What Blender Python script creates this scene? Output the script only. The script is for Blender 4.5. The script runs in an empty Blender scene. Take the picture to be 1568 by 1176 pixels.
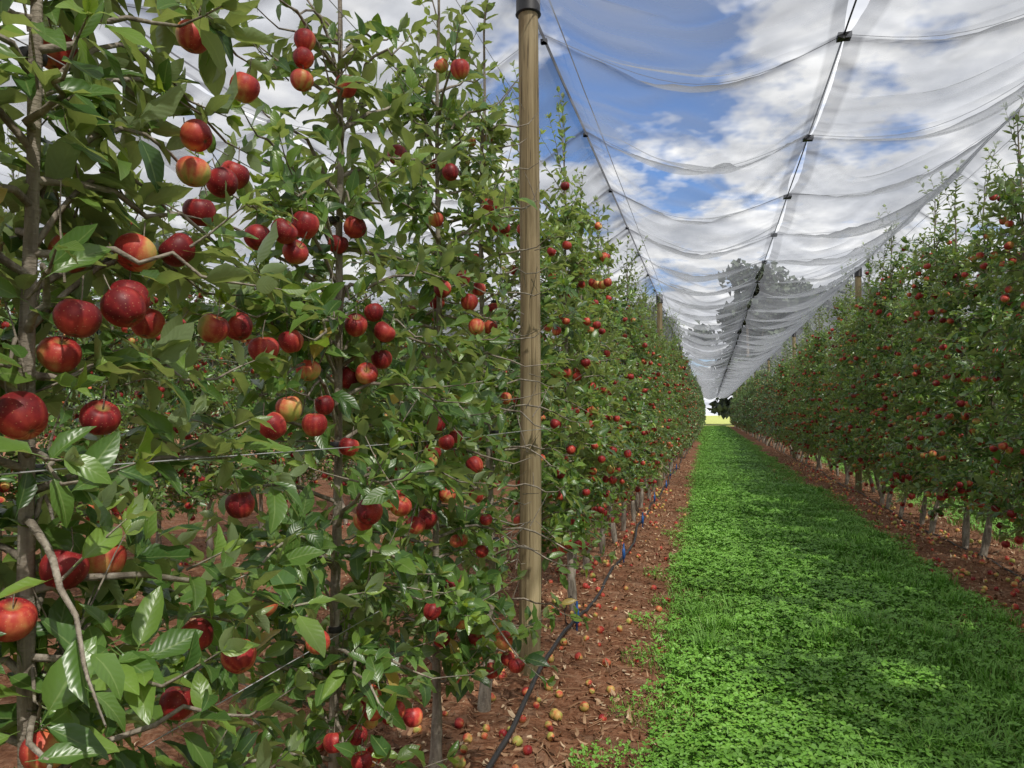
import bpy, math, time
import numpy as np
from mathutils import Vector
scene = bpy.context.scene

# ------------------------------------------------------------------ mesh builder
class MB:
    def __init__(s):
        s.V=[]; s.C=[]; s.L=[]; s.S=[]; s.M=[]; s.n=0
    def add(s, v, f, mat=0, col=None):
        v=np.asarray(v,dtype=np.float32).reshape(-1,3); f=np.asarray(f,dtype=np.int64)
        if len(v)==0: return
        if col is None: col=np.ones((len(v),4),dtype=np.float32)*0.5
        s.V.append(v); s.C.append(np.asarray(col,dtype=np.float32).reshape(-1,4))
        s.L.append((f+s.n).ravel()); s.S.append(np.full(len(f),f.shape[1])); s.M.append(np.full(len(f),mat)); s.n+=len(v)
    def arrays(s):
        return [np.concatenate(a) for a in (s.V,s.C,s.L,s.S,s.M)]
    def mesh(s,name,mats,smooth=True):
        V,C,L,S,M=s.arrays()
        me=bpy.data.meshes.new(name)
        me.vertices.add(len(V)); me.vertices.foreach_set('co',V.ravel())
        me.loops.add(len(L)); me.loops.foreach_set('vertex_index',L.astype(np.int32))
        me.polygons.add(len(S)); st=np.concatenate([[0],np.cumsum(S)[:-1]]).astype(np.int32)
        me.polygons.foreach_set('loop_start',st)
        me.polygons.foreach_set('material_index',M.astype(np.int32))
        me.update(calc_edges=True)
        me.polygons.foreach_set('use_smooth',np.full(len(S),smooth))
        ca=me.color_attributes.new(name='lv',type='FLOAT_COLOR',domain='POINT')
        ca.data.foreach_set('color',C.ravel())
        for m in mats: me.materials.append(m)
        me.update()
        return me
def obj(name,me,loc=(0,0,0),rot=(0,0,0),sc=(1,1,1),parent=None):
    o=bpy.data.objects.new(name,me); o.location=loc;o.rotation_euler=rot;o.scale=sc
    scene.collection.objects.link(o)
    if parent: o.parent=parent
    return o
def nrm(a): return a/np.maximum(np.linalg.norm(a,axis=-1,keepdims=True),1e-9)
def vnoise(x,y,seed):
    r=np.random.default_rng(seed); g=r.uniform(0,1,(256,256)); xi=np.floor(x).astype(int); yi=np.floor(y).astype(int)
    fx=x-xi; fy=y-yi; fx=fx*fx*(3-2*fx); fy=fy*fy*(3-2*fy)
    a=g[xi&255,yi&255];b=g[(xi+1)&255,yi&255];c=g[xi&255,(yi+1)&255];d=g[(xi+1)&255,(yi+1)&255]
    return (a*(1-fx)+b*fx)*(1-fy)+(c*(1-fx)+d*fx)*fy

def tube(mb,path,rad,sides=6,mat=0,col=None,cap=True):
    P=np.asarray(path,float); n=len(P); rad=np.broadcast_to(np.asarray(rad,float),(n,))
    T=nrm(np.gradient(P,axis=0)); m=nrm(P[-1]-P[0])
    ref=np.array([1.,0,0]) if abs(m[2])>.8 else np.array([0,0,1.])
    A=nrm(np.cross(T,ref)); B=np.cross(T,A)
    a=np.linspace(0,2*np.pi,sides,endpoint=False)
    v=P[:,None,:]+rad[:,None,None]*(np.cos(a)[None,:,None]*A[:,None,:]+np.sin(a)[None,:,None]*B[:,None,:])
    i=np.arange(n-1)[:,None]*sides; j=np.arange(sides)[None,:]; k=(j+1)%sides
    f=np.stack([i+j,i+k,i+sides+k,i+sides+j],-1).reshape(-1,4)
    v=v.reshape(-1,3)
    mb.add(v,f,mat,col)
    if cap:
        for q in (0,n-1):
            vv=np.concatenate([v[q*sides:(q+1)*sides],P[q:q+1]])
            ff=np.stack([np.arange(sides),(np.arange(sides)+1)%sides,np.full(sides,sides)],-1)
            mb.add(vv,ff,mat)

LEAF={
 'near':([-.2,0,.1,.28,.5,.72,.9,1.0],[.03,.05,.55,.92,1.0,.76,.34,.03]),
 'mid':([0,.28,.68,1.0],[.06,.9,.78,.04]),
 'far':([0,.45,1.0],[.1,1.0,.06])}
def leaves(mb,P,D,N,L,rnd,detail,mat,rng,wr=.245,fold=.48,curl=.32):
    P=np.asarray(P,float);D=nrm(np.asarray(D,float));N=np.asarray(N,float);L=np.asarray(L,float);rnd=np.asarray(rnd,float)
    n=len(P)
    if n==0: return
    N=nrm(N-D*np.sum(N*D,-1,keepdims=True)); S=np.cross(D,N)
    t,w=[np.array(x) for x in LEAF[detail]]; k=len(t)
    cu=(curl*rng.uniform(-.3,1.8,n))[:,None]; fo=(fold*rng.uniform(.2,1.6,n))[:,None]
    ang=cu*np.clip(t,0,1)[None,:]
    fwd=t[None,:]*np.cos(ang*.9); dn=-np.clip(t,0,1)[None,:]*np.sin(ang)*1.0
    ww=(w*1.0)[None,:]*(wr*rng.uniform(.82,1.18,n))[:,None]
    mid=P[:,None,:]+L[:,None,None]*(D[:,None,:]*fwd[...,None]+N[:,None,:]*dn[...,None])
    out=[]
    for sgn in (-1,0,1):
        if sgn==0: out.append(mid); continue
        ph=rng.uniform(0,6.28,n)[:,None]
        wav=.055*np.sin(t[None,:]*12+ph)*w[None,:] if detail=='near' else 0
        out.append(mid+L[:,None,None]*(sgn*S[:,None,:]*(ww*np.cos(fo))[...,None]+N[:,None,:]*(ww*np.sin(fo)+wav)[...,None]))
    v=np.stack(out,2)
    col=np.zeros((n,k,3,4)); col[...,0]=rnd[:,None,None]; col[...,1]=np.clip(t,0,1)[None,:,None]; col[...,2]=np.array([0,.5,1])[None,None,:]; col[...,3]=1
    base=(np.arange(n)*k*3)[:,None,None]; r=(np.arange(k-1)*3)[None,:,None]; c=np.arange(2)[None,None,:]
    q=base+r+c
    f=np.stack([q,q+1,q+4,q+3],-1).reshape(-1,4)
    mb.add(v.reshape(-1,3),f,mat,col.reshape(-1,4))

def apples(mb,P,Rr,rng,mat,nlon=14,nlat=10,tilt=.35,red=None,stem=True,barkmat=0):
    th=np.linspace(0,np.pi,nlat+1); ph=np.linspace(0,2*np.pi,nlon,endpoint=False)
    rx=np.sin(th)*(1+.10*np.cos(th)); rz=1.0*np.cos(th)-.36*np.exp(-(th/.36)**2)+.2*np.exp(-((np.pi-th)/.32)**2)
    rx[0]=.01;rx[-1]=.01
    i=np.arange(nlat)[:,None]*nlon;j=np.arange(nlon)[None,:];k2=(j+1)%nlon
    f=np.stack([i+j,i+nlon+j,i+nlon+k2,i+k2],-1).reshape(-1,4)
    for q,(p,r) in enumerate(zip(P,Rr)):
        five=1+.03*np.cos(5*ph)[None,:]*np.clip(-np.cos(th),0,1)[:,None]
        asy=1+.04*np.cos(ph-rng.uniform(0,6))[None,:]
        loc=np.stack([rx[:,None]*np.cos(ph)*five*asy,rx[:,None]*np.sin(ph)*five*asy,np.repeat(rz[:,None],nlon,1)],-1).reshape(-1,3)
        hgt_=rng.uniform(.90,1.1); loc[:,2]*=hgt_
        ax,ay=rng.normal(0,tilt,2)
        Rx=np.array([[1,0,0],[0,math.cos(ax),-math.sin(ax)],[0,math.sin(ax),math.cos(ax)]])
        Ry=np.array([[math.cos(ay),0,math.sin(ay)],[0,1,0],[-math.sin(ay),0,math.cos(ay)]])
        M=Rx@Ry
        w=loc@M.T
        rb=rng.uniform(.35,1.05) if red is None else red[q]
        sd=nrm(np.array([rng.uniform(-.8,1),rng.uniform(-1,.8),rng.uniform(-.2,.9)]))
        n=nrm(w)
        bl=np.clip(rb+.42*(n@sd)-.04,0,1.2)
        mer=rng.uniform(0,1,nlon); mer=np.tile(mer,nlat+1)
        bot=np.repeat((th/np.pi),nlon)
        col=np.stack([bl,mer,bot,np.full(len(bl),rng.uniform())],-1)
        mb.add(w*r+np.asarray(p),f,mat,col)
        if stem:
            up=M@np.array([0,0,1.]); s0=np.asarray(p)+up*r*.5
            tube(mb,[s0,s0+up*r*.6,s0+up*r*.9+np.array([rng.normal(0,.005),rng.normal(0,.005),.02])],[.0014,.0012,.0016],4,barkmat,cap=False)

# ------------------------------------------------------------------ materials
def newmat(name):
    m=bpy.data.materials.new(name); m.use_nodes=True; nt=m.node_tree; nt.nodes.clear()
    return m,nt
class G:
    def __init__(s,nt): s.nt=nt
    def n(s,t,**k):
        x=s.nt.nodes.new(t)
        for a,b in k.items(): setattr(x,a,b)
        return x
    def l(s,a,b): s.nt.links.new(a,b)
    def val(s,sock,v):
        if isinstance(v,bpy.types.NodeSocket): s.l(v,sock)
        else: sock.default_value=v
    def math(s,op,a,b=0.0,c=0.0,clamp=False):
        x=s.n('ShaderNodeMath',operation=op); x.use_clamp=clamp
        for i,v in enumerate((a,b,c)): s.val(x.inputs[i],v)
        return x.outputs[0]
    def mix(s,f,a,b):
        x=s.n('ShaderNodeMix',data_type='RGBA'); s.val(x.inputs[0],f); s.val(x.inputs[6],a); s.val(x.inputs[7],b); return x.outputs[2]
    def ramp(s,f,stops):
        x=s.n('ShaderNodeValToRGB'); cr=x.color_ramp
        while len(cr.elements)<len(stops): cr.elements.new(.5)
        for e,(p,c) in zip(cr.elements,stops): e.position=p; e.color=(*c,1) if len(c)==3 else c
        s.val(x.inputs[0],f); return x.outputs[0]
    def noise(s,vec,scale,detail=4,rough=.55,dist=0):
        x=s.n('ShaderNodeTexNoise'); 
        if vec is not None: s.l(vec,x.inputs['Vector'])
        x.inputs['Scale'].default_value=scale;x.inputs['Detail'].default_value=detail;x.inputs['Roughness'].default_value=rough;x.inputs['Distortion'].default_value=dist
        return x.outputs['Fac']
    def mapr(s,v,a,b,c=0.,d=1.):
        x=s.n('ShaderNodeMapRange'); x.clamp=True
        for i,q in enumerate((v,a,b,c,d)): s.val(x.inputs[i],q)
        return x.outputs[0]
    def mapping(s,vec,sc):
        x=s.n('ShaderNodeMapping'); s.l(vec,x.inputs[0]); x.inputs['Scale'].default_value=sc; return x.outputs[0]
    def bump(s,h,st,dist=.01):
        x=s.n('ShaderNodeBump'); s.l(h,x.inputs['Height']); x.inputs['Strength'].default_value=st;x.inputs['Distance'].default_value=dist; return x.outputs[0]
    def pbsdf(s,col,rough,spec=.5,normal=None):
        x=s.n('ShaderNodeBsdfPrincipled'); s.val(x.inputs['Base Color'],col); s.val(x.inputs['Roughness'],rough); x.inputs['Specular IOR Level'].default_value=spec
        if normal is not None: s.l(normal,x.inputs['Normal'])
        return x
    def out(s,sh):
        o=s.n('ShaderNodeOutputMaterial'); s.l(sh,o.inputs[0])
    def attr(s):
        a=s.n('ShaderNodeAttribute'); a.attribute_name='lv'; c=s.n('ShaderNodeSeparateColor'); s.l(a.outputs['Color'],c.inputs[0]); return c.outputs[0],c.outputs[1],c.outputs[2],a.outputs['Alpha']
    def pos(s): return s.n('ShaderNodeNewGeometry').outputs['Position']
    def objc(s): return s.n('ShaderNodeTexCoord').outputs['Object']

def mk_leaf(name,stops,under,rough=.33,trans=.3,veins=True,tmul=(2.3,2.1,1.0)):
    m,nt=newmat(name); g=G(nt); r,t,b,a=g.attr()
    col=g.ramp(r,stops)
    nrm_=None
    if veins:
        d=g.math('ABSOLUTE',g.math('MULTIPLY',g.math('SUBTRACT',b,.5),2.))
        rib=g.mapr(d,.02,.10,.5,0.); col=g.mix(rib,col,(.26,.36,.13,1))
        w=g.math('SINE',g.math('MULTIPLY',g.math('SUBTRACT',g.math('MULTIPLY',t,8.),g.math('MULTIPLY',d,2.)),6.283))
        nrm_=g.bump(g.math('ADD',w,g.math('MULTIPLY',rib,-2.)),.12,.002)
    geo=g.n('ShaderNodeNewGeometry')
    col=g.mix(g.math('MULTIPLY',geo.outputs['Backfacing'],.75),col,under)
    p=g.pbsdf(col,rough,.6,nrm_)
    if trans>0:
        tr=g.n('ShaderNodeBsdfTranslucent')
        mm=g.n('ShaderNodeMix',data_type='RGBA',blend_type='MULTIPLY'); mm.inputs[0].default_value=1; g.l(col,mm.inputs[6]); mm.inputs[7].default_value=(*tmul,1)
        g.l(mm.outputs[2],tr.inputs[0])
        ms=g.n('ShaderNodeMixShader'); ms.inputs[0].default_value=trans; g.l(p.outputs[0],ms.inputs[1]); g.l(tr.outputs[0],ms.inputs[2])
        g.out(ms.outputs[0])
    else: g.out(p.outputs[0])
    return m
ST=[(0,(.032,.078,.020)),(.3,(.070,.15,.032)),(.55,(.125,.225,.044)),(.82,(.20,.32,.058)),(.94,(.37,.47,.10)),(1,(.44,.34,.10))]
M_leafn=mk_leaf('apple_leaf_veined',ST,(.25,.32,.18,1),trans=.32)
M_leaf=mk_leaf('apple_leaf',ST,(.25,.32,.18,1),veins=False,trans=.22)
M_leaff=mk_leaf('apple_leaf_far',ST,(.25,.32,.18,1),veins=False,trans=0)
M_grass=mk_leaf('grass_blade',[(0,(.065,.175,.014)),(.5,(.135,.36,.028)),(.9,(.23,.48,.045)),(1,(.5,.47,.18))],(.15,.34,.035,1),rough=.55,trans=0,veins=False)
M_tline=mk_leaf('forest_leaf',[(0,(.03,.048,.03)),(.6,(.06,.085,.055)),(1,(.10,.125,.08))],(.07,.09,.06,1),rough=.7,trans=0,veins=False)

def mk_litter():
    m,nt=newmat('dry_leaf'); g=G(nt); r,t,b,a=g.attr()
    col=g.ramp(r,[(0,(.10,.045,.022)),(.4,(.25,.125,.065)),(.75,(.45,.29,.17)),(1,(.66,.51,.34))])
    p=g.pbsdf(col,.75,.3); g.out(p.outputs[0]); return m
M_litter=mk_litter()

def mk_apple():
    m,nt=newmat('apple_skin'); g=G(nt); r,mer,bot,rnd=g.attr()
    oc=g.objc()
    n1=g.noise(oc,45,3,.65); n2=g.noise(oc,16,2)
    f=g.math('ADD',r,g.math('MULTIPLY',g.math('SUBTRACT',mer,.5),.42))
    f=g.math('ADD',f,g.math('MULTIPLY',g.math('SUBTRACT',n1,.5),.8))
    f=g.math('ADD',f,g.math('MULTIPLY',g.math('SUBTRACT',n2,.5),.7))
    f=g.math('MULTIPLY',f,.78)
    col=g.ramp(f,[(0,(.40,.40,.09)),(.16,(.64,.38,.12)),(.34,(.62,.17,.075)),(.52,(.50,.060,.042)),(.78,(.30,.022,.024)),(1,(.15,.010,.014))])
    vo=g.n('ShaderNodeTexVoronoi'); vo.inputs['Scale'].default_value=190; g.l(oc,vo.inputs['Vector'])
    dots=g.mapr(vo.outputs['Distance'],.10,.22,.4,0.)
    col=g.mix(dots,col,(.70,.42,.22,1))
    cal=g.mapr(bot,.93,.99,0.,1.); col=g.mix(cal,col,(.10,.07,.03,1))
    stm=g.mapr(bot,.03,.13,.7,0.); col=g.mix(stm,col,(.34,.30,.09,1))
    p=g.pbsdf(col,g.mapr(n1,.3,.7,.38,.58),.34); g.out(p.outputs[0]); return m
M_apple=mk_apple()

def mk_bark():
    m,nt=newmat('apple_bark'); g=G(nt); oc=g.objc()
    a=g.noise(g.mapping(oc,(40,40,9)),1,4,.6); b=g.noise(g.mapping(oc,(60,60,160)),1,2)
    col=g.ramp(a,[(.3,(.11,.09,.07)),(.5,(.25,.215,.17)),(.7,(.40,.36,.30))])
    col=g.mix(g.mapr(b,.6,.75,0.,.5),col,(.50,.46,.39,1))
    p=g.pbsdf(col,.8,.25,g.bump(g.math('ADD',a,b),.6,.006)); g.out(p.outputs[0]); return m
M_bark=mk_bark()
def mk_post():
    m,nt=newmat('treated_pine'); g=G(nt); oc=g.objc()
    a=g.noise(g.mapping(oc,(26,26,.9)),1,6,.65,.6); k=g.noise(g.mapping(oc,(90,90,2.5)),1,3); kn=g.noise(g.mapping(oc,(9,9,4)),1,2)
    col=g.ramp(a,[(.25,(.12,.09,.045)),(.45,(.28,.215,.12)),(.6,(.40,.32,.19)),(.8,(.50,.42,.28))])
    col=g.mix(g.mapr(k,.60,.68,0.,.85),col,(.045,.03,.018,1))
    col=g.mix(g.mapr(kn,.62,.72,0.,.6),col,(.16,.11,.055,1))
    z=g.n('ShaderNodeSeparateXYZ'); g.l(oc,z.inputs[0])
    col=g.mix(g.mapr(z.outputs[2],0.,1.1,.5,0.),col,(.10,.10,.04,1))
    p=g.pbsdf(col,.78,.25,g.bump(g.math('ADD',a,g.math('MULTIPLY',k,-.6)),.8,.015)); g.out(p.outputs[0]); return m
M_post=mk_post()
def mk_plain(name,c,rough,metal=0):
    m,nt=newmat(name); g=G(nt); n=g.noise(g.objc(),12,3)
    col=g.mix(n,tuple(x*.8 for x in c)+(1,),tuple(min(1,x*1.2) for x in c)+(1,)); p=g.pbsdf(col,rough); p.inputs['Metallic'].default_value=metal; g.out(p.outputs[0]); return m
M_black=mk_plain('black_plastic',(.018,.018,.02),.5)
M_hose=mk_plain('drip_hose_pe',(.035,.033,.035),.45)
M_blue=mk_plain('blue_plastic',(.02,.10,.32),.4)
M_wire=mk_plain('galvanised_wire',(.5,.5,.52),.45,.2)

def mk_net():
    m,nt=newmat('hail_net'); g=G(nt); d,s,b,_=g.attr()
    c=g.mix(b,(.33,.345,.375,1),(.12,.125,.145,1))
    df=g.n('ShaderNodeBsdfDiffuse'); g.l(c,df.inputs[0])
    tl=g.n('ShaderNodeBsdfTranslucent'); g.l(c,tl.inputs[0])
    a=g.n('ShaderNodeMixShader'); a.inputs[0].default_value=.5; g.l(df.outputs[0],a.inputs[1]); g.l(tl.outputs[0],a.inputs[2])
    tp=g.n('ShaderNodeBsdfTransparent')
    x=g.n('ShaderNodeMixShader'); g.l(d,x.inputs[0]); g.l(tp.outputs[0],x.inputs[1]); g.l(a.outputs[0],x.inputs[2]); g.out(x.outputs[0]); return m
M_net=mk_net()

SP=4.03; XL=-1.1; XR=XL+SP; AC=.87
def mk_ground():
    m,nt=newmat('orchard_soil'); g=G(nt); pos=g.pos()
    x=g.n('ShaderNodeSeparateXYZ'); g.l(pos,x.inputs[0])
    big=g.noise(pos,1.3,2); fine=g.noise(pos,28,4,.7); mid=g.noise(pos,7,3,.6)
    col=g.ramp(fine,[(.25,(.080,.033,.017)),(.5,(.235,.105,.055)),(.75,(.40,.23,.14))])
    col=g.mix(g.mapr(mid,.5,.68,0.,.5),col,(.32,.21,.14,1))
    col=g.mix(g.mapr(big,.45,.7,0.,.45),col,(.15,.062,.032,1))
    w=g.math('WRAP',g.math('SUBTRACT',x.outputs[0],AC),SP/2,-SP/2)
    ad=g.math('ADD',g.math('ABSOLUTE',w),g.math('MULTIPLY',g.math('SUBTRACT',mid,.5),.9))
    ad=g.math('ADD',ad,g.mapr(x.outputs[0],-1.6,-1.2,2.,0.))
    gm=g.mapr(ad,.80,1.08,1.,0.)
    col=g.mix(g.math('MULTIPLY',gm,.9),col,g.mix(fine,(.03,.05,.01,1),(.07,.13,.025,1)))
    far=g.mapr(x.outputs[1],103.,107.,0.,1.)
    col=g.mix(far,col,g.mix(big,(.28,.34,.08,1),(.42,.42,.14,1)))
    p=g.pbsdf(col,.92,.15,g.bump(fine,1.,.03)); g.out(p.outputs[0]); return m
M_ground=mk_ground()

# ------------------------------------------------------------------ ground
def hgt(X,Y):
    z=np.zeros_like(X)
    rg=np.random.default_rng(5)
    for sc,am in ((1.2,.02),(3,.012),(7,.007),(15,.005),(30,.004)):
        for _ in range(3):
            a=rg.uniform(0,6.28); z+=am*.6*np.sin((X*np.cos(a)+Y*np.sin(a))*sc+rg.uniform(0,6.28))
    w=(X-AC+SP/2)%SP-SP/2
    z+=.05*np.clip((np.abs(w)-1.1)/.7,0,1)
    return z
xs=np.concatenate([[-700,-250,-80,-30,-16],np.linspace(-10,7,300),[10,20,60,200,700]])
ys=np.concatenate([[-700,-100,-20,-6],np.linspace(-2,13,330),np.linspace(13.15,40,120),np.linspace(42,110,35),[150,260,500,1500]])
Xg,Yg=np.meshgrid(xs,ys,indexing='ij'); Zg=np.where((Yg>110)|(Yg<-6)|(np.abs(Xg)>15),0,hgt(Xg,Yg))
mb=MB(); ny=len(ys); i=np.arange(len(xs)-1)[:,None]*ny; j=np.arange(ny-1)[None,:]
f=np.stack([i+j,i+ny+j,i+ny+j+1,i+j+1],-1).reshape(-1,4)
mb.add(np.stack([Xg,Yg,Zg],-1),f); obj('ground',mb.mesh('ground',[M_ground]))
def hz(x,y): return float(hgt(np.array([x],float),np.array([y],float))[0])

# ------------------------------------------------------------------ apple trees
def gen_tree(seed,H=3.7,nb=44,detail='mid',nap=55,zmin=.62,hero=None,origin=(0,0),keep=None,topfade=0.,half=(.42,.55),bulk=1.,trunkclear=0.,Lsc=1.,base=(0,0)):
    rng=np.random.default_rng(seed); mb=MB()
    P=[];D=[];N=[];L=[];C=[]; spurs=[]
    nz=int((H-.25)/.2); zz=np.linspace(-.05,H-.25,nz); ws=.4 if hero else 1.
    wx=np.cumsum(rng.normal(0,.010*ws,nz)); wy=np.cumsum(rng.normal(0,.012*ws,nz))
    wx-=wx[0]; wy-=wy[0]
    ka=rng.uniform(0,6.28); kk_=.0 if hero else rng.uniform(.06,.17)
    kf=np.clip(1-zz/.6,0,1)**1.4*kk_; wx=wx+kf*math.cos(ka); wy=wy+kf*math.sin(ka)
    lead=np.stack([wx,wy,zz],-1)
    lr=np.interp(zz,[0,.1,.22,.34,.6,H*.6,H],[.030,.034,.038,.024,.019,.013,.004])*(.84 if hero else 1.)
    zf=np.linspace(-.05,H-.25,nz*3); lf=np.stack([np.interp(zf,zz,wx),np.interp(zf,zz,wy),zf],-1); lrf=np.interp(zf,zz,lr)*(1+.05*rng.normal(size=len(zf)))
    tube(mb,lf,lrf,9 if detail=='near' else 6,0)
    lat=lambda z:np.array([np.interp(z,zz,wx),np.interp(z,zz,wy),z])
    Ls={'near':.091,'mid':.098,'far':.116}[detail]*Lsc
    def addleaf(p,d,n,l,c):
        P.append(p);D.append(d);N.append(n);L.append(l);C.append(c)
    def rosette(p,axis,k,l=Ls):
        axis=axis/np.linalg.norm(axis); t=np.cross(axis,[.3,.5,.8]); t/=np.linalg.norm(t); b=np.cross(axis,t)
        a0=rng.uniform(0,6.28)
        for q in range(k):
            a=a0+q*2.4+rng.normal(0,.3); el=rng.uniform(-.1,.9)
            d=(t*math.cos(a)+b*math.sin(a))*math.cos(el)+axis*math.sin(el); d[2]-=rng.uniform(0,.45)
            n=axis*.8+np.array([.35,-.25,.55])+rng.normal(0,.38,3)
            addleaf(p+d*.02+rng.normal(0,.006,3),d,n,l*rng.uniform(.6,1.2),rng.beta(2,2.2)*.88 if rng.uniform()>.006 else 1.)
    def shoot(p,d,ln,r=.0028,young=.25):
        d=d/np.linalg.norm(d); n=max(4,int(ln/.035)); pts=[]; q=p.copy(); dd=d.copy()
        for s in range(n):
            pts.append(q.copy()); dd=dd+rng.normal(0,.05,3); dd[2]+=.02; dd/=np.linalg.norm(dd); q=q+dd*(ln/n)
        tube(mb,pts,np.linspace(r,.0012,n),4,0,cap=False)
        a=rng.uniform(0,6.28); t=np.cross(dd,[.3,.5,.8]);t/=np.linalg.norm(t);b=np.cross(dd,t)
        for s in range(1,n):
            a+=2.4; f=s/n
            rd=t*math.cos(a)+b*math.sin(a)
            dv=rd*.85+dd*rng.uniform(.4,1.0)
            addleaf(pts[s],dv,dd*.9+np.array([0,0,.3])+rng.normal(0,.25,3)-rd*.2,Ls*(.95-.4*f)*rng.uniform(.8,1.15),min(.93,rng.beta(2,2.4)*.75+young*f))
        for s in range(3): addleaf(pts[-1],dd+rng.normal(0,.35,3),rng.normal(0,1,3),Ls*.5,min(.93,.6+young))
    def branch(p0,pts,r0=.0075):
        pts=np.array(pts); tube(mb,pts,np.linspace(r0,.0028,len(pts)),5,0,cap=False)
        seg=np.linalg.norm(np.diff(pts,axis=0),axis=1); cum=np.concatenate([[0],np.cumsum(seg)]); tot=cum[-1]
        s=.05+rng.uniform(0,.04)
        while s<tot:
            q=np.array([np.interp(s,cum,pts[:,c]) for c in range(3)])
            out=nrm(q-lat(q[2])+np.array([0,0,.01]))
            ax=np.array([0,0,.8])+out*.6+rng.normal(0,.35,3)
            off=rng.normal(0,.018,3); q2=q+off
            zf_=(q[2]-zmin)/(H-zmin)
            if rng.uniform()>topfade*max(0,(zf_-.35)/.65):
                rosette(q2,ax,rng.integers(4,8)); spurs.append(q2)
                if rng.uniform()<.26*bulk: shoot(q2,out*.5+np.array([0,0,.5])+rng.normal(0,.5,3),rng.uniform(.1,.26))
            s+=rng.uniform(.04,.075)/bulk
        shoot(pts[-1],pts[-1]-pts[-2]+np.array([0,0,.03]),rng.uniform(.08,.2))
    for i in range(nb):
        fz=(i+rng.uniform())/nb; z=zmin+(H-.75-zmin)*fz
        az=i*2.4+rng.normal(0,.4); prof=np.interp(fz,[0,.12,.5,1],[.85,1.0,.9,.5])
        l=prof*rng.uniform(.6,1.15)
        dx=math.cos(az)*half[0]*l; dy=math.sin(az)*half[1]*l
        p0=lat(z); ln=math.hypot(dx,dy); rise=ln*rng.uniform(.0,.5)*(1 if fz<.7 else 1.7); dr=ln*rng.uniform(.1,.7)*(1-fz*.9)*min(1,.4+fz*6)
        pts=[p0+np.array([dx*t,dy*t,rise*math.sin(t*1.5)-dr*t*t])+rng.normal(0,.008,3)*(t>0) for t in np.linspace(0,1,7)]
        branch(p0,pts)
    top=lead[-1]
    for i in range(5):
        shoot(lat(H-.75+.12*i),np.array([rng.normal(0,.45),rng.normal(0,.45),1.]),rng.uniform(.3,.6),.004,.3)
    shoot(top,np.array([0,0,1.]),.42,.004,.35)
    AP=[];AR=[];AD=[]
    if hero:
        for hx,hy,hzv,hr,hred in hero:
            p=np.array([hx-origin[0],hy-origin[1],hzv]); AP.append(p); AR.append(hr*.97); AD.append(hred)
        used=[]
        for p in list(AP):
            if any(np.linalg.norm(p-u)<.13 for u in used): continue
            used.append(p)
            zs=max(zmin,p[2]-.05); p0=lat(zs); e=p+np.array([-.02,0,.075]); 
            pts=[p0*(1-t)+e*t+np.array([0,0,.10*math.sin(math.pi*t)]) for t in np.linspace(0,1,7)]
            branch(p0,pts,.006)
    nh=len(AP)
    if spurs:
        sp=np.array(spurs); idx=rng.permutation(len(sp)); c=0
        for ii in idx:
            if c>=nap: break
            q=sp[ii]
            if q[2]>H-.45 or (hero and q[2]>2.2 and rng.uniform()<.5): continue
            if hero and q[0]<.02: continue
            if not hero and abs(q[0])<.13 and rng.uniform()<.7: continue
            for _ in range(rng.choice([1,1,2,3])):
                p=q+np.array([rng.normal(0,.032)+(.03*np.sign(q[0])),rng.normal(0,.032),-.055-rng.uniform(0,.04)])
                if AP and np.min(np.linalg.norm(np.array(AP)-p,axis=1))<.07: continue
                AP.append(p);AR.append(rng.uniform(.027,.036));AD.append(rng.uniform(.4,1.2)); c+=1
    P=np.array(P);D=np.array(D);N=np.array(N);L=np.array(L);C=np.array(C)
    ctr=P+nrm(D)*L[:,None]*.5
    ok=np.ones(len(P),bool)
    for a_i,a in enumerate(AP):
        if hero: o=nrm(np.array([-origin[0]-a[0],-origin[1]-a[1],0.])); ln_=.42 if a_i<nh else .25; pr=.048 if a_i<nh else .042
        else: o=nrm(np.array([a[0],a[1]*.25-.05,0.])); ln_=.24; pr=.042
        rel=ctr-a; s=rel@o; per=np.linalg.norm(rel-s[:,None]*o,axis=1)
        ok&=~((s>-.02)&(s<ln_)&(per<pr))
    if trunkclear>0:
        T=np.stack([np.interp(ctr[:,2],zz,wx),np.interp(ctr[:,2],zz,wy)],-1); rel=ctr[:,:2]-T; o=nrm(np.array([-origin[0],-origin[1]]))
        s=rel@o; per=np.abs(rel[:,0]*o[1]-rel[:,1]*o[0]); ok&=~((s>-.01)&(per<.042)&(rng.uniform(0,1,len(P))<trunkclear))
    if keep is not None: ok&=keep(ctr+np.array([origin[0],origin[1],0]))
    leaves(mb,P[ok],D[ok],N[ok],L[ok],C[ok],detail,1,rng)
    if keep is not None:
        kk=[i for i in range(len(AP)) if i<nh or keep(np.array([AP[i]])+np.array([origin[0],origin[1],0]))[0]]
        AP=[AP[i] for i in kk];AR=[AR[i] for i in kk];AD=[AD[i] for i in kk]
    if detail=='near': apples(mb,AP,AR,rng,2,26,14,red=AD)
    elif detail=='mid': apples(mb,AP,AR,rng,2,10,7,red=AD,stem=False)
    else: apples(mb,AP,AR,rng,2,7,5,red=AD,stem=False)
    return mb.mesh('apple_tree',[M_bark,{'near':M_leafn,'mid':M_leaf,'far':M_leaff}[detail],M_apple])

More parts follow.
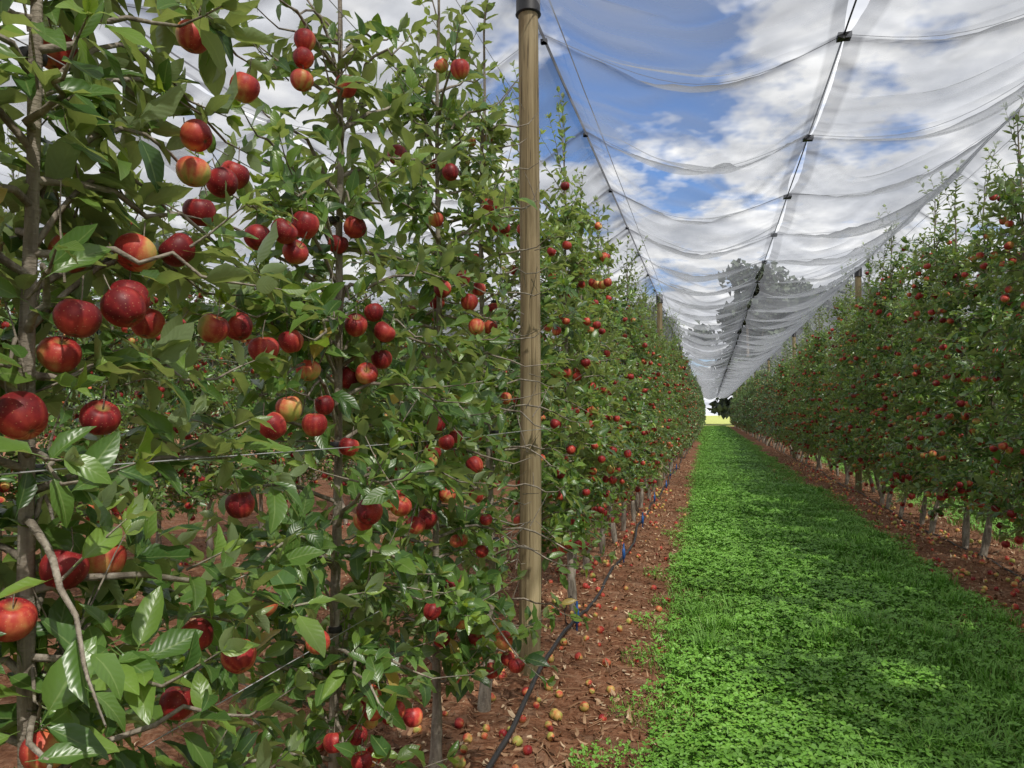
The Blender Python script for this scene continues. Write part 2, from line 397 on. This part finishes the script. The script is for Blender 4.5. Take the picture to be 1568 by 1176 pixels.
CAM=np.array([0,0,1.6])
POST_Y=4.37
def keep(c):
    # hand-pruned around the walkway and the trellis post
    d=np.linalg.norm(c-CAM,axis=1)
    o=nrm(np.array([-1.05,POST_Y])); s=c[:,:2]@o; per=np.abs(c[:,0]*o[1]-c[:,1]*o[0])
    near_post=(s>3.0)&(s<4.52)&(per<.115)
    return (d>1.05)&(~near_post)
HERO=[(-1.10,1.06,2.23,.036,.75),(-1.0,1.29,2.355,.034,.8),(-1.0,1.46,2.325,.033,.6),(-1.1,1.89,2.65,.031,.9),(-1.1,1.88,2.595,.030,1.0),(-1.1,1.87,2.53,.033,.75),
(-1.05,2.04,2.58,.034,.9),(-1.0,1.30,2.16,.033,.8),(-1.0,1.29,2.086,.034,.42),(-1.0,1.38,2.09,.034,1.0),(-1.02,1.45,2.13,.033,.9),(-1.0,1.31,2.01,.033,.85),
(-.98,1.22,1.913,.035,1.1),(-1.0,1.134,1.89,.037,.5),(-1.08,1.07,1.88,.035,.85),(-1.0,1.117,1.803,.036,1.15),(-1.02,1.377,1.783,.033,.55),(-1.02,1.467,1.797,.033,.95),
(-1.0,1.534,1.751,.036,1.1),(-1.02,1.683,1.784,.032,.7),(-1.0,1.715,2.083,.036,.9),(-1.0,1.62,2.044,.034,.95),(-1.04,1.57,2.02,.033,1.0),(-1.0,1.67,2.005,.033,.8),
(-1.0,.90,1.597,.037,1.05),(-1.02,.998,1.348,.037,.9),(-1.02,1.083,1.348,.037,.7),(-.98,1.41,1.08,.038,.6),(-1.0,1.532,1.162,.034,.9),(-1.0,1.30,1.156,.033,1.0),
(-1.0,1.244,1.04,.035,.85),(-1.0,1.786,1.0,.033,.45),(-1.0,1.643,1.614,.033,.5),(-1.0,1.767,1.574,.034,.7),(-1.0,1.57,1.572,.033,.75),(-1.05,2.415,2.5,.036,1.0),
(-1.0,2.0,2.147,.034,1.0),(-1.0,2.0,1.861,.034,.9),(-1.0,2.18,1.774,.034,.85),(-1.0,2.10,.742,.034,.75),(-1.0,2.29,.627,.034,.8),(-1.0,2.62,1.459,.035,.85),
(-1.0,2.785,1.284,.035,.7),(-1.0,3.16,1.24,.034,.9),(-1.0,2.73,2.084,.035,1.1),(-1.0,2.98,2.17,.034,1.0),(-1.0,3.2,2.16,.034,.95),(-1.0,.943,1.078,.036,.6),
(-1.05,.93,1.28,.035,1.0),(-1.05,1.02,1.70,.034,.6),(-1.0,2.73,.735,.034,1.0),(-1.0,2.62,.87,.034,.75),(-1.1,1.28,1.785,.034,.5),(-1.05,1.82,1.72,.034,.6)]
near_pos=[(-1.08,.995),(-1.10,2.065),(-1.10,2.9),(-1.09,3.78)]
for k,(tx,ty) in enumerate(near_pos):
    hh=[h for h in HERO if min(range(4),key=lambda q:abs(near_pos[q][1]-h[1]))==k]
    me=gen_tree(100+k,H=[3.3,3.5,3.7,3.9][k],nb=[46,52,56,56][k],detail='near',nap=[9,22,34,40][k],zmin=[.65,.45,.5,.6][k],hero=hh,origin=(tx,ty),keep=keep,topfade=[.6,.8,.2,0][k],half=[(.34,.58),(.40,.6),(.42,.55),(.42,.5)][k],trunkclear=[.85,.8,.35,.2][k])
    obj('apple_tree',me,(tx,ty,0))
nearvar=[gen_tree(200+k,H=3.8,nb=58,detail='near',nap=64) for k in range(2)]
midvar=[gen_tree(300+k,H=3.75+.1*k,nb=58,detail='mid',nap=76) for k in range(3)]
rvar=[gen_tree(350+k,H=3.8+.12*k,nb=66,detail='mid',nap=92,zmin=.42,half=(.50,.60)) for k in range(3)]
farvar=[gen_tree(400+k,H=3.8,nb=44,detail='far',nap=65,zmin=.5,bulk=.75) for k in range(2)]
vfar=[gen_tree(450+k,H=3.8,nb=34,detail='far',nap=40,zmin=.45,bulk=.5,Lsc=1.6) for k in range(2)]
rg=np.random.default_rng(7)
def place(me,x,y,s,parent=None,name='apple_tree'):
    fl=math.pi if rg.uniform()<.5 else 0
    obj(name,me,(x,y,hz(x,y)-.01),(rg.normal(0,.035),rg.normal(0,.035),fl+rg.normal(0,.2)),(s*rg.uniform(.95,1.1),s*rg.uniform(.95,1.1),s*rg.uniform(.92,1.06)),parent)
y=4.95
k=0
far_l=obj('distant_apple_tree_row',None); far_r=obj('distant_apple_tree_row',None)
while y<102:
    me=nearvar[k%2] if y<8 else (midvar[k%3] if y<26 else (farvar[k%2] if y<48 else vfar[k%2]))
    place(me,XL+rg.normal(0,.03),y,1.0 if y>9 else .98,None if y<26 else far_l)
    y+=.88+rg.normal(0,.05); k+=1
for y in (.05,-.9,-1.8): place(midvar[k%3],XL-.05,y,.97); k+=1
y=-2.
while y<102:
    me=rvar[k%3] if y<30 else (farvar[k%2] if y<48 else vfar[k%2])
    place(me,XR+.05+rg.normal(0,.04),y,1.13*rg.uniform(.94,1.05),None if y<30 else far_r)
    y+=.92+rg.normal(0,.06); k+=1
for xr,y0,y1,st in ((XL-SP,-1,40,.9),(XL-2*SP,1,50,1.0),(XR+SP,2,50,1.1)):
    e=obj('distant_apple_tree_row',None); y=y0
    while y<y1:
        place(midvar[k%2] if (y<9 and xr>-6 and xr<0) else (farvar[k%2] if y<20 else vfar[k%2]),xr,y,1.03,e); y+=st+rg.normal(0,.05); k+=1

# ------------------------------------------------------------------ posts
def post(x,y,H,name='trellis_post',r=.062):
    mb=MB(); z=np.linspace(-.3,H,40); rr=r*(1+.02*np.sin(z*2.1))*np.interp(z,[0,H],[1.06,.93])
    tube(mb,np.stack([.012*np.sin(z*.9),.01*np.cos(z*1.3),z],-1),rr,20,0)
    zc=np.array([H-.16,H-.155,H-.15,H+.02,H+.03,H+.035]); tube(mb,np.stack([.012*np.sin(zc*.9),.01*np.cos(zc*1.3),zc],-1),[r*.9,r*1.25,r*1.18,r*1.15,r*1.05,r*.5],20,1)
    obj(name,mb.mesh(name,[M_post,M_black]),(x,y,0))
HL=2.55+1.6; HR=2.98+1.6; HV=2.36+1.6-.02; XV=.80
for q in range(8): post(-1.05,POST_Y+12*q,HL)
for q in range(8): post(XR-.05,POST_Y+12*q,HR-.05)
for q in range(3): post(XL-SP,4.3+12*q,4.2,r=.055)

# ------------------------------------------------------------------ trellis wires with tree ties
mb=MB()
for zz in (.95,1.51,2.19,2.80,3.40):
    yy=np.arange(-3,100,1.0); tube(mb,np.stack([np.full_like(yy,XL+.035+.09*(abs(zz-1.5)<.1)),yy,zz+.006*np.sin(yy*1.7)],-1),.0014,5,0)
    for tx,ty in near_pos:
        if zz in (.95,1.51,2.19): 
            zt=np.linspace(zz-.008,zz+.008,3); tube(mb,np.stack([np.full(3,tx),np.full(3,ty),zt],-1),[.020,.022,.020],14,1)
obj('trellis_wire',mb.mesh('trellis_wire',[M_wire,M_black]))
for xx in (XR,XL-SP):
    mb=MB()
    for zz in (.95,1.51,2.19,2.80,3.40):
        yy=np.arange(-3,100,2.0); tube(mb,np.stack([np.full_like(yy,xx),yy,np.full_like(yy,zz)],-1),.0016,4,0)
    obj('trellis_wire',mb.mesh('trellis_wire',[M_wire]))

# ------------------------------------------------------------------ hail net
CY=5.02; CS=1.77
def net(Xe,He,Xv,Hv,seed,fine=True,y0=-4,y1=103):
    rn=np.random.default_rng(seed); mb=MB()
    y=np.concatenate([np.arange(y0,22,.04 if fine else .12),np.arange(22,y1,.13)]); u=np.concatenate([np.linspace(0,.94,32 if fine else 14),[.945,.957,.97,.985,1.0]])
    U,Y=np.meshgrid(u,y,indexing='ij')
    ph=(Y-CY)/CS+.06*np.sin(U*5+Y*.3); cell=np.floor((Y-CY)/CS).astype(int); s=np.abs(np.sin(np.pi*ph)); s0=np.abs(np.sin(np.pi*(Y-CY)/CS))
    ga=rn.choice([.010,.015,.03,.05,.08],size=400)[cell+50]; am=rn.uniform(.14,.26,400)[cell+50]
    shp=np.clip(U/.12,0,1)*(.35+.65*np.sin(np.pi*np.clip(U,0,1)))
    wv=Y+.7*vnoise(U*4,Y*.8,seed)+.14*np.sin(U*6)
    k1=vnoise(U*2.0,wv*3.6,seed+1); k2=vnoise(U*3+3,wv*10,seed+2); k3=vnoise(U*2,Y*.6,seed+3); k5=vnoise(U*6,wv*6,seed+6)
    Z=He+(Hv-He)*U-.26*np.sin(np.pi*U)-am*s**.75*shp+(.09*(k1-.5)+.035*(k2-.5)+.03*(k5-.5))*shp
    X=Xe+(Xv-Xe)*U-np.sign(Xv-Xe)*ga*s0*np.clip((U-.6)/.4,0,1)**1.5
    seam=np.clip(1-s/.13,0,1); fold=np.clip(1-np.abs(k1-.5)/.07,0,1)*np.clip(k3*1.6-.3,0,1)
    hv_=np.clip(seam*1.0+.6*fold+.6*np.clip(k2-.7,0,1)*2+.5*(U>.945)+.4*(U<.04),0,1)
    d=.46+.34*seam+.16*fold+.26*(k5-.5)+.26*(k2-.5)+.26*(k3-.5)+.14*(U>.945)+.1*(U<.04)
    d=np.clip(d,.18,.84)
    n2=len(y); i=np.arange(len(u)-1)[:,None]*n2;j=np.arange(n2-1)[None,:]
    f=np.stack([i+j,i+n2+j,i+n2+j+1,i+j+1],-1).reshape(-1,4)
    col=np.stack([d,s,hv_,U*0+1],-1)
    mb.add(np.stack([X,Y,Z],-1),f,0,col)
    return mb
def cablework(spans):
    mb=MB()
    yy=np.arange(-4,103,CS/2)
    for (x,z,r) in spans: tube(mb,np.stack([np.full_like(yy,x),yy,z+.004*np.sin(yy*3)],-1),r,5,0)
    return mb
for (a,ha,v,hv,b,hb,sd) in ((XL,HL,XV,HV,XR,HR,1),(XL-SP,HL+.05,XL-SP+1.95,HL-.35,XL,HL,11),(XR,HR,XR+2,HR-.4,XR+SP,HR,21),(XL-2*SP,HL,XL-2*SP+1.95,HL-.35,XL-SP,HL+.05,31)):
    par=obj('hail_net',None); fi=sd<20
    obj('panel_a',net(a,ha,v,hv,sd,fi).mesh('net',[M_net]),parent=par); obj('panel_b',net(b,hb,v,hv,sd+5,fi).mesh('net',[M_net]),parent=par)
    mb=cablework([(v,hv+.012,.006),(a,ha+.01,.006),(b,hb+.03,.006),(a+.16,ha-.05,.004)])
    for c in np.arange(CY-5*CS,102,CS):
        for sx in (-1,1):
            v8=np.array([[0,-.02,-.02],[0,.02,-.02],[0,.02,.02],[0,-.02,.02],[sx*.04,-.04,-.014],[sx*.04,.04,-.014],[sx*.04,.04,.014],[sx*.04,-.04,.014]])+np.array([v,c,hv])
            mb.add(v8,[[0,1,5,4],[1,2,6,5],[2,3,7,6],[3,0,4,7],[4,5,6,7]],0)
        for (ex,ez) in ((a,ha),(b,hb)):
            v8=np.array([[x,y_,z] for z in(-.015,.015) for x,y_ in((-.022,-.015),(.022,-.015),(.022,.015),(-.022,.015))])+np.array([ex,c,ez])
            mb.add(v8,[[0,3,2,1],[4,5,6,7],[0,1,5,4],[1,2,6,5],[2,3,7,6],[3,0,4,7]],0)
        for (ex,ez) in ((a,ha),(b,hb)):
            uu=np.linspace(0,1,16); tube(mb,np.stack([ex+(v-ex)*uu,np.full(16,c)-.06*CS*np.sin(uu*5+c*.3),ez+(hv-ez)*uu-.26*np.sin(np.pi*uu)+.004],-1),.0018,4,0,cap=False)
    obj('cables_and_clips',mb.mesh('cables',[M_black],smooth=False),parent=par)

# ------------------------------------------------------------------ drip hose
mb=MB(); yy=np.arange(-1,60,.12)
xx=-.93+.03*np.sin(yy*.9)+.02*np.sin(yy*2.3); zz=np.array([hz(a,b) for a,b in zip(xx,yy)])+.016+.05*np.clip(np.sin(yy*1.15-3.6),0,1)
tube(mb,np.stack([xx,yy,zz],-1),.0135,8,0)
for yb in (5.35,7.9,10.4,13,15.6,18.2,21):
    xb=-.93+.03*math.sin(yb*.9)+.03; z0=hz(xb,yb)
    tube(mb,[(xb,yb,z0-.02),(xb,yb,z0+.05),(xb,yb,z0+.055),(xb,yb,z0+.15),(xb,yb,z0+.155),(xb,yb,z0+.21)],[.007,.007,.017,.017,.010,.007],10,1)
    tube(mb,[(xb,yb,z0+.17),(xb-.05,yb+.03,z0+.24),(xb-.1,yb+.05,z0+.12),(xb-.08,yb+.05,z0)],.004,5,0)
obj('drip_irrigation_hose',mb.mesh('hose',[M_hose,M_blue]))
mb=MB(); xx=XR-.12+.03*np.sin(yy*.9); zz=np.array([hz(a,b) for a,b in zip(xx,yy)])+.012
tube(mb,np.stack([xx,yy,zz],-1),.0095,8,0); obj('drip_irrigation_hose',mb.mesh('hose',[M_hose]))

# ------------------------------------------------------------------ litter and windfalls
def litter(xa,xb,y0,y1,n,seed,name):
    r=np.random.default_rng(seed); mb=MB(); X=r.uniform(xa,xb,n); Y=y0+(y1-y0)*r.uniform(0,1,n)**1.6
    Z=hgt(X,Y)+r.uniform(.004,.016,n); a=r.uniform(0,6.28,n)
    D=np.stack([np.cos(a),np.sin(a),r.normal(0,.25,n)],-1); N=np.stack([r.normal(0,.4,n),r.normal(0,.4,n),np.ones(n)*r.choice([1,-1],n)],-1)
    leaves(mb,np.stack([X,Y,Z],-1),D,N,.02+.06*r.beta(1.4,2.8,n),r.uniform(0,1,n),'mid',0,r,wr=.24,fold=.8,curl=.7)
    for _ in range(n//12):
        x,y,b=r.uniform(xa,xb),y0+(y1-y0)*r.uniform()**1.6,r.uniform(0,6.28); l=r.uniform(.05,.22); z=hz(x,y)+.01
        tube(mb,[(x,y,z),(x+l*.5*math.cos(b),y+l*.5*math.sin(b),z+.008),(x+l*math.cos(b+.15),y+l*math.sin(b+.15),z)],[.003,.003,.002],4,0)
    obj(name,mb.mesh(name,[M_litter]))
litter(-2.0,-.15,1.5,26,14000,1,'leaf_litter'); litter(1.75,3.7,4,34,15000,2,'leaf_litter'); litter(-6,-2.0,1,14,5000,3,'leaf_litter')
def windfall(xa,xb,y0,y1,n,seed,rr=(.014,.030)):
    r=np.random.default_rng(seed); mb=MB(); P=[];RR=[]
    for _ in range(n):
        y=y0+(y1-y0)*r.uniform()**1.4; x=r.normal((xa+xb)/2,(xb-xa)/4); q=r.uniform(*rr); P.append((x,y,hz(x,y)+q*.75)); RR.append(q)
    apples(mb,P,RR,r,0,12,8,tilt=1.2,red=r.uniform(.0,1.0,n)**1.6,stem=False,barkmat=1)
    obj('fallen_apples',mb.mesh('fallen_apples',[M_apple,M_bark]))
windfall(-1.7,-.4,2.4,16,300,1); windfall(1.9,3.2,5,26,460,2); windfall(-5.8,-4.3,2,10,60,3)

# ------------------------------------------------------------------ grass strips
def patch(seed,nbl,ncl,hb=(.04,.11),tall=0):
    r=np.random.default_rng(seed); mb=MB()
    n=nbl; rad=.40*np.sqrt(r.uniform(0,1,n)); a=r.uniform(0,6.28,n); P=np.stack([rad*np.cos(a),rad*np.sin(a),np.full(n,-.005)],-1)
    if tall:
        m=r.uniform(0,1,n)<.4; cx=r.uniform(-.28,.28,(tall,2)); ci=r.integers(0,tall,n); P[m,:2]=cx[ci[m]]+r.normal(0,.04,(m.sum(),2))
    h=r.uniform(*hb,n)
    if tall: h[m]*=1.35
    b=r.uniform(0,6.28,n); ln=r.uniform(.2,1.1,n)*h; d=np.stack([np.cos(b),np.sin(b),b*0],-1); sd=np.stack([-np.sin(b),np.cos(b),b*0],-1)*r.uniform(.0016,.0040,n)[:,None]
    up=np.array([0,0,1.]); m1=P+d*(ln*.22)[:,None]+up*(h*.5)[:,None]; m2=P+d*(ln*.6)[:,None]+up*(h*.86)[:,None]; tp=P+d*(ln*1.05)[:,None]+up*(h*.96)[:,None]
    v=np.stack([P-sd,P+sd,m1-sd,m1+sd,m2-sd*.7,m2+sd*.7,tp],1)
    q=np.arange(n)[:,None]*7; c=np.where(r.uniform(0,1,n)<.03,1.0,r.uniform(.1,.85,n))
    col=np.zeros((n,7,4)); col[...,0]=c[:,None]; col[...,1]=.5; col[...,2]=.3; col[...,3]=1
    mb.add(v,np.concatenate([q+np.array([0,1,3,2]),q+np.array([2,3,5,4])]),0,col)
    mb.add(v,q+np.array([4,5,6]),0,col)
    n=ncl
    if n:
        rad=.38*np.sqrt(r.uniform(0,1,n)); a=r.uniform(0,6.28,n); hh=r.uniform(.03,.095,n)
        C=np.stack([rad*np.cos(a),rad*np.sin(a),hh],-1); N=nrm(np.stack([r.normal(0,.3,n),r.normal(0,.3,n),np.ones(n)],-1)); T=nrm(np.cross(N,np.stack([r.normal(0,1,n),r.normal(0,1,n),r.normal(0,.1,n)],-1))); B=np.cross(N,T)
        s=r.uniform(.015,.032,n); cc=r.uniform(.2,.95,n)
        for lf in range(3):
            an=lf*2.094; d=T*math.cos(an)+B*math.sin(an); e=-T*math.sin(an)+B*math.cos(an)
            pts=[C, C+d*(s*.55)[:,None]+e*(s*.45)[:,None]+N*(s*.12)[:,None], C+d*(s*1.05)[:,None]+e*(s*.38)[:,None]+N*(s*.05)[:,None], C+d*(s*1.0)[:,None]-N*(s*.1)[:,None], C+d*(s*1.05)[:,None]-e*(s*.38)[:,None]+N*(s*.05)[:,None], C+d*(s*.55)[:,None]-e*(s*.45)[:,None]+N*(s*.12)[:,None]]
            v=np.stack(pts,1); q=np.arange(n)[:,None]*6; col=np.zeros((n,6,4)); col[...,0]=cc[:,None]; col[...,2]=.3; col[...,3]=1
            mb.add(v,np.concatenate([q+np.array([0,1,2,3]),q+np.array([0,3,4,5])]),0,col)
    return mb
def splitp(mb):
    V,C,L,S,M=mb.arrays()
    st=np.concatenate([[0],np.cumsum(S)[:-1]])
    i4=st[S==4]; i3=st[S==3]
    return V,C,L[i4[:,None]+np.arange(4)],L[i3[:,None]+np.arange(3)]
rp=lambda *a,**k:splitp(patch(*a,**k))
G_bl=[rp(1,900,90,tall=3),rp(2,800,170,(.05,.13),tall=4),rp(5,900,60),rp(15,850,90,tall=5)]
G_cl=[rp(3,140,480),rp(4,240,420),rp(14,180,450)]
G_ed=[rp(6,200,90,(.03,.09)),rp(7,140,120,(.03,.08))]
G_fa=[rp(8,420,60,(.05,.11)),rp(9,380,90,(.05,.11))]
def strip(name,bands):
    mb=MB()
    def put(p,x,y,s,sz):
        V,C,F4,F3=p; a=rg.uniform(0,6.28); c_,s_=math.cos(a),math.sin(a)
        W=np.stack([x+s*(V[:,0]*c_-V[:,1]*s_),y+s*(V[:,0]*s_+V[:,1]*c_),V[:,2]*sz+hz(x,y)],-1)
        C2=C.copy(); C2[:,0]=np.where(C[:,0]<.99,np.clip(C[:,0]+rg.normal(0,.10),0,.93),1.)
        n0=mb.n; mb.add(W,F4,0,C2)
        mb.L.append((F3+n0).ravel()); mb.S.append(np.full(len(F3),3)); mb.M.append(np.zeros(len(F3),int))
    for (cx,hw,y0,y1,step,sc,edge,pool) in bands:
        y=y0
        while y<y1:
            for x in np.arange(-hw,hw+.01,step):
                xx=cx+x+rg.normal(0,.07); yy=y+rg.normal(0,.1)
                clv=math.sin(xx*1.9+1+math.sin(yy*.8))+math.sin(yy*.75+xx)*.9+.5*(xx<cx)
                L_=pool or (G_cl if clv>.35 else G_bl)
                put(L_[rg.integers(len(L_))],xx,yy,sc,sc*rg.uniform(.65,1.25)*(1. if sc<1.2 else .6))
            if edge:
                for sx in (-1,1):
                    for _ in range(2):
                        put(G_ed[rg.integers(2)],cx+sx*(hw+.18+abs(rg.normal(0,.15))),y+rg.uniform(0,step),.55,.8)
            y+=step
    obj(name,mb.mesh('grass_strip',[M_grass],smooth=False))
strip('grass_strip',[(AC+.05,.81,1.6,18,.405,1.0,True,None),(AC,.80,18,45,.6,1.4,True,G_fa),(AC,.8,45,103,1.1,2.6,False,G_fa)])
strip('grass_strip',[(AC+SP,.8,5,30,.8,1.9,False,G_fa)])

# ------------------------------------------------------------------ distant forest
def forest(x0,x1,seed,hm=(13,21)):
    r=np.random.default_rng(seed); mb=MB(); x=x0
    while x<x1:
        H=r.uniform(*hm); y=r.uniform(-6,8); tube(mb,[(x,y,0),(x+r.normal(0,.4),y,H*.5),(x+r.normal(0,.8),y,H*.85)],[.35,.22,.08],6,0)
        for c in range(11):
            cx,cy,cz=x+r.normal(0,1.7),y+r.normal(0,1.7),H*r.uniform(.10,.92); rad=r.uniform(1.6,3.0); n=180
            d=nrm(r.normal(size=(n,3))); P=np.array([cx,cy,cz])+d*rad*np.array([1,1,.75])*r.uniform(.4,1.08,n)[:,None]
            leaves(mb,P,nrm(r.normal(size=(n,3))),d+r.normal(0,.4,(n,3)),r.uniform(.6,1.4,n),r.uniform(0,1,n),'far',1,r,wr=.42)
        x+=r.uniform(1.2,2.1)
    return mb.mesh('distant_forest',[M_bark,M_tline])
fa=forest(-36,0,1,(16,22)); fb=forest(-36,0,2,(16,24))
obj('distant_forest',fa,(-4.0,118,0)); obj('distant_forest',fb,(40,118,0))
for q,(x,y,rz,m_) in enumerate([(-40,120,0,fb),(-76,118,.1,fa),(-110,112,.25,fb),(-144,102,.4,fa),(76,120,-.1,fa)]):
    obj('distant_forest',m_,(x,y,0),(0,0,rz),(1.05,1,1.05))

# ------------------------------------------------------------------ sky
world=bpy.data.worlds.new('World'); scene.world=world; world.use_nodes=True
nt=world.node_tree; nt.nodes.clear(); g=G(nt)
sdir=Vector((.43,-.42,.80)).normalized()
sky=g.n('ShaderNodeTexSky'); sky.sky_type='NISHITA'; sky.sun_disc=False; sky.sun_elevation=math.asin(sdir.z); sky.sun_rotation=math.atan2(sdir.x,sdir.y)
sky.air_density=1.0; sky.dust_density=.3; sky.ozone_density=3
tc=g.n('ShaderNodeTexCoord').outputs['Generated']; sx=g.n('ShaderNodeSeparateXYZ'); g.l(tc,sx.inputs[0])
zz_=g.math('ADD',g.math('MAXIMUM',sx.outputs[2],0.),.16)
px=g.math('DIVIDE',sx.outputs[0],zz_); py=g.math('DIVIDE',sx.outputs[1],zz_)
cv=g.n('ShaderNodeCombineXYZ'); g.l(px,cv.inputs[0]); g.l(py,cv.inputs[1])
n1=g.noise(cv.outputs[0],1.9,5,.62,.0); n2=g.noise(cv.outputs[0],3.4,4,.6,.0)
dx=g.math('SUBTRACT',px,-.17); dy=g.math('SUBTRACT',py,1.62)
dd=g.math('ADD',g.math('MULTIPLY',g.math('MULTIPLY',dx,dx),10.),g.math('MULTIPLY',g.math('MULTIPLY',dy,dy),2.2))
hole=g.math('EXPONENT',g.math('MULTIPLY',dd,-1.))
cl=g.math('SUBTRACT',g.math('ADD',n1,.10),g.math('MULTIPLY',hole,.23))
mask=g.mapr(cl,.44,.53,0.,1.)
hor=g.mapr(sx.outputs[2],.0,.12,1.,0.); mask=g.math('MAXIMUM',mask,g.math('MULTIPLY',hor,.75))
cc=g.ramp(n2,[(.3,(5.6,5.9,6.6)),(.5,(9.0,9.2,9.7)),(.62,(12.8,12.8,12.8))])
skc=g.n('ShaderNodeMix',data_type='RGBA',blend_type='MULTIPLY'); skc.inputs[0].default_value=1; g.l(sky.outputs[0],skc.inputs[6]); skc.inputs[7].default_value=(.75,1.15,1.6,1)
col=g.mix(mask,skc.outputs[2],cc)
bg=g.n('ShaderNodeBackground'); g.l(col,bg.inputs[0]); bg.inputs[1].default_value=.105
o=g.n('ShaderNodeOutputWorld'); g.l(bg.outputs[0],o.inputs[0])
sun=bpy.data.lights.new('sun','SUN'); sun.energy=5.0; sun.angle=math.radians(.8); sun.color=(1,.95,.87)
so=bpy.data.objects.new('sun',sun); so.rotation_euler=sdir.to_track_quat('Z','Y').to_euler(); scene.collection.objects.link(so)

cam=bpy.data.cameras.new('camera'); cam.lens=1150/1568*36; cam.sensor_width=36; cam.shift_y=47/1568; cam.clip_start=.05; cam.clip_end=3000
co=bpy.data.objects.new('camera',cam); co.location=(0,0,1.6); co.rotation_euler=(math.radians(90),0,math.radians(14.8)); scene.collection.objects.link(co); scene.camera=co
scene.view_settings.view_transform='Standard'; scene.view_settings.look='None'; scene.view_settings.exposure=0
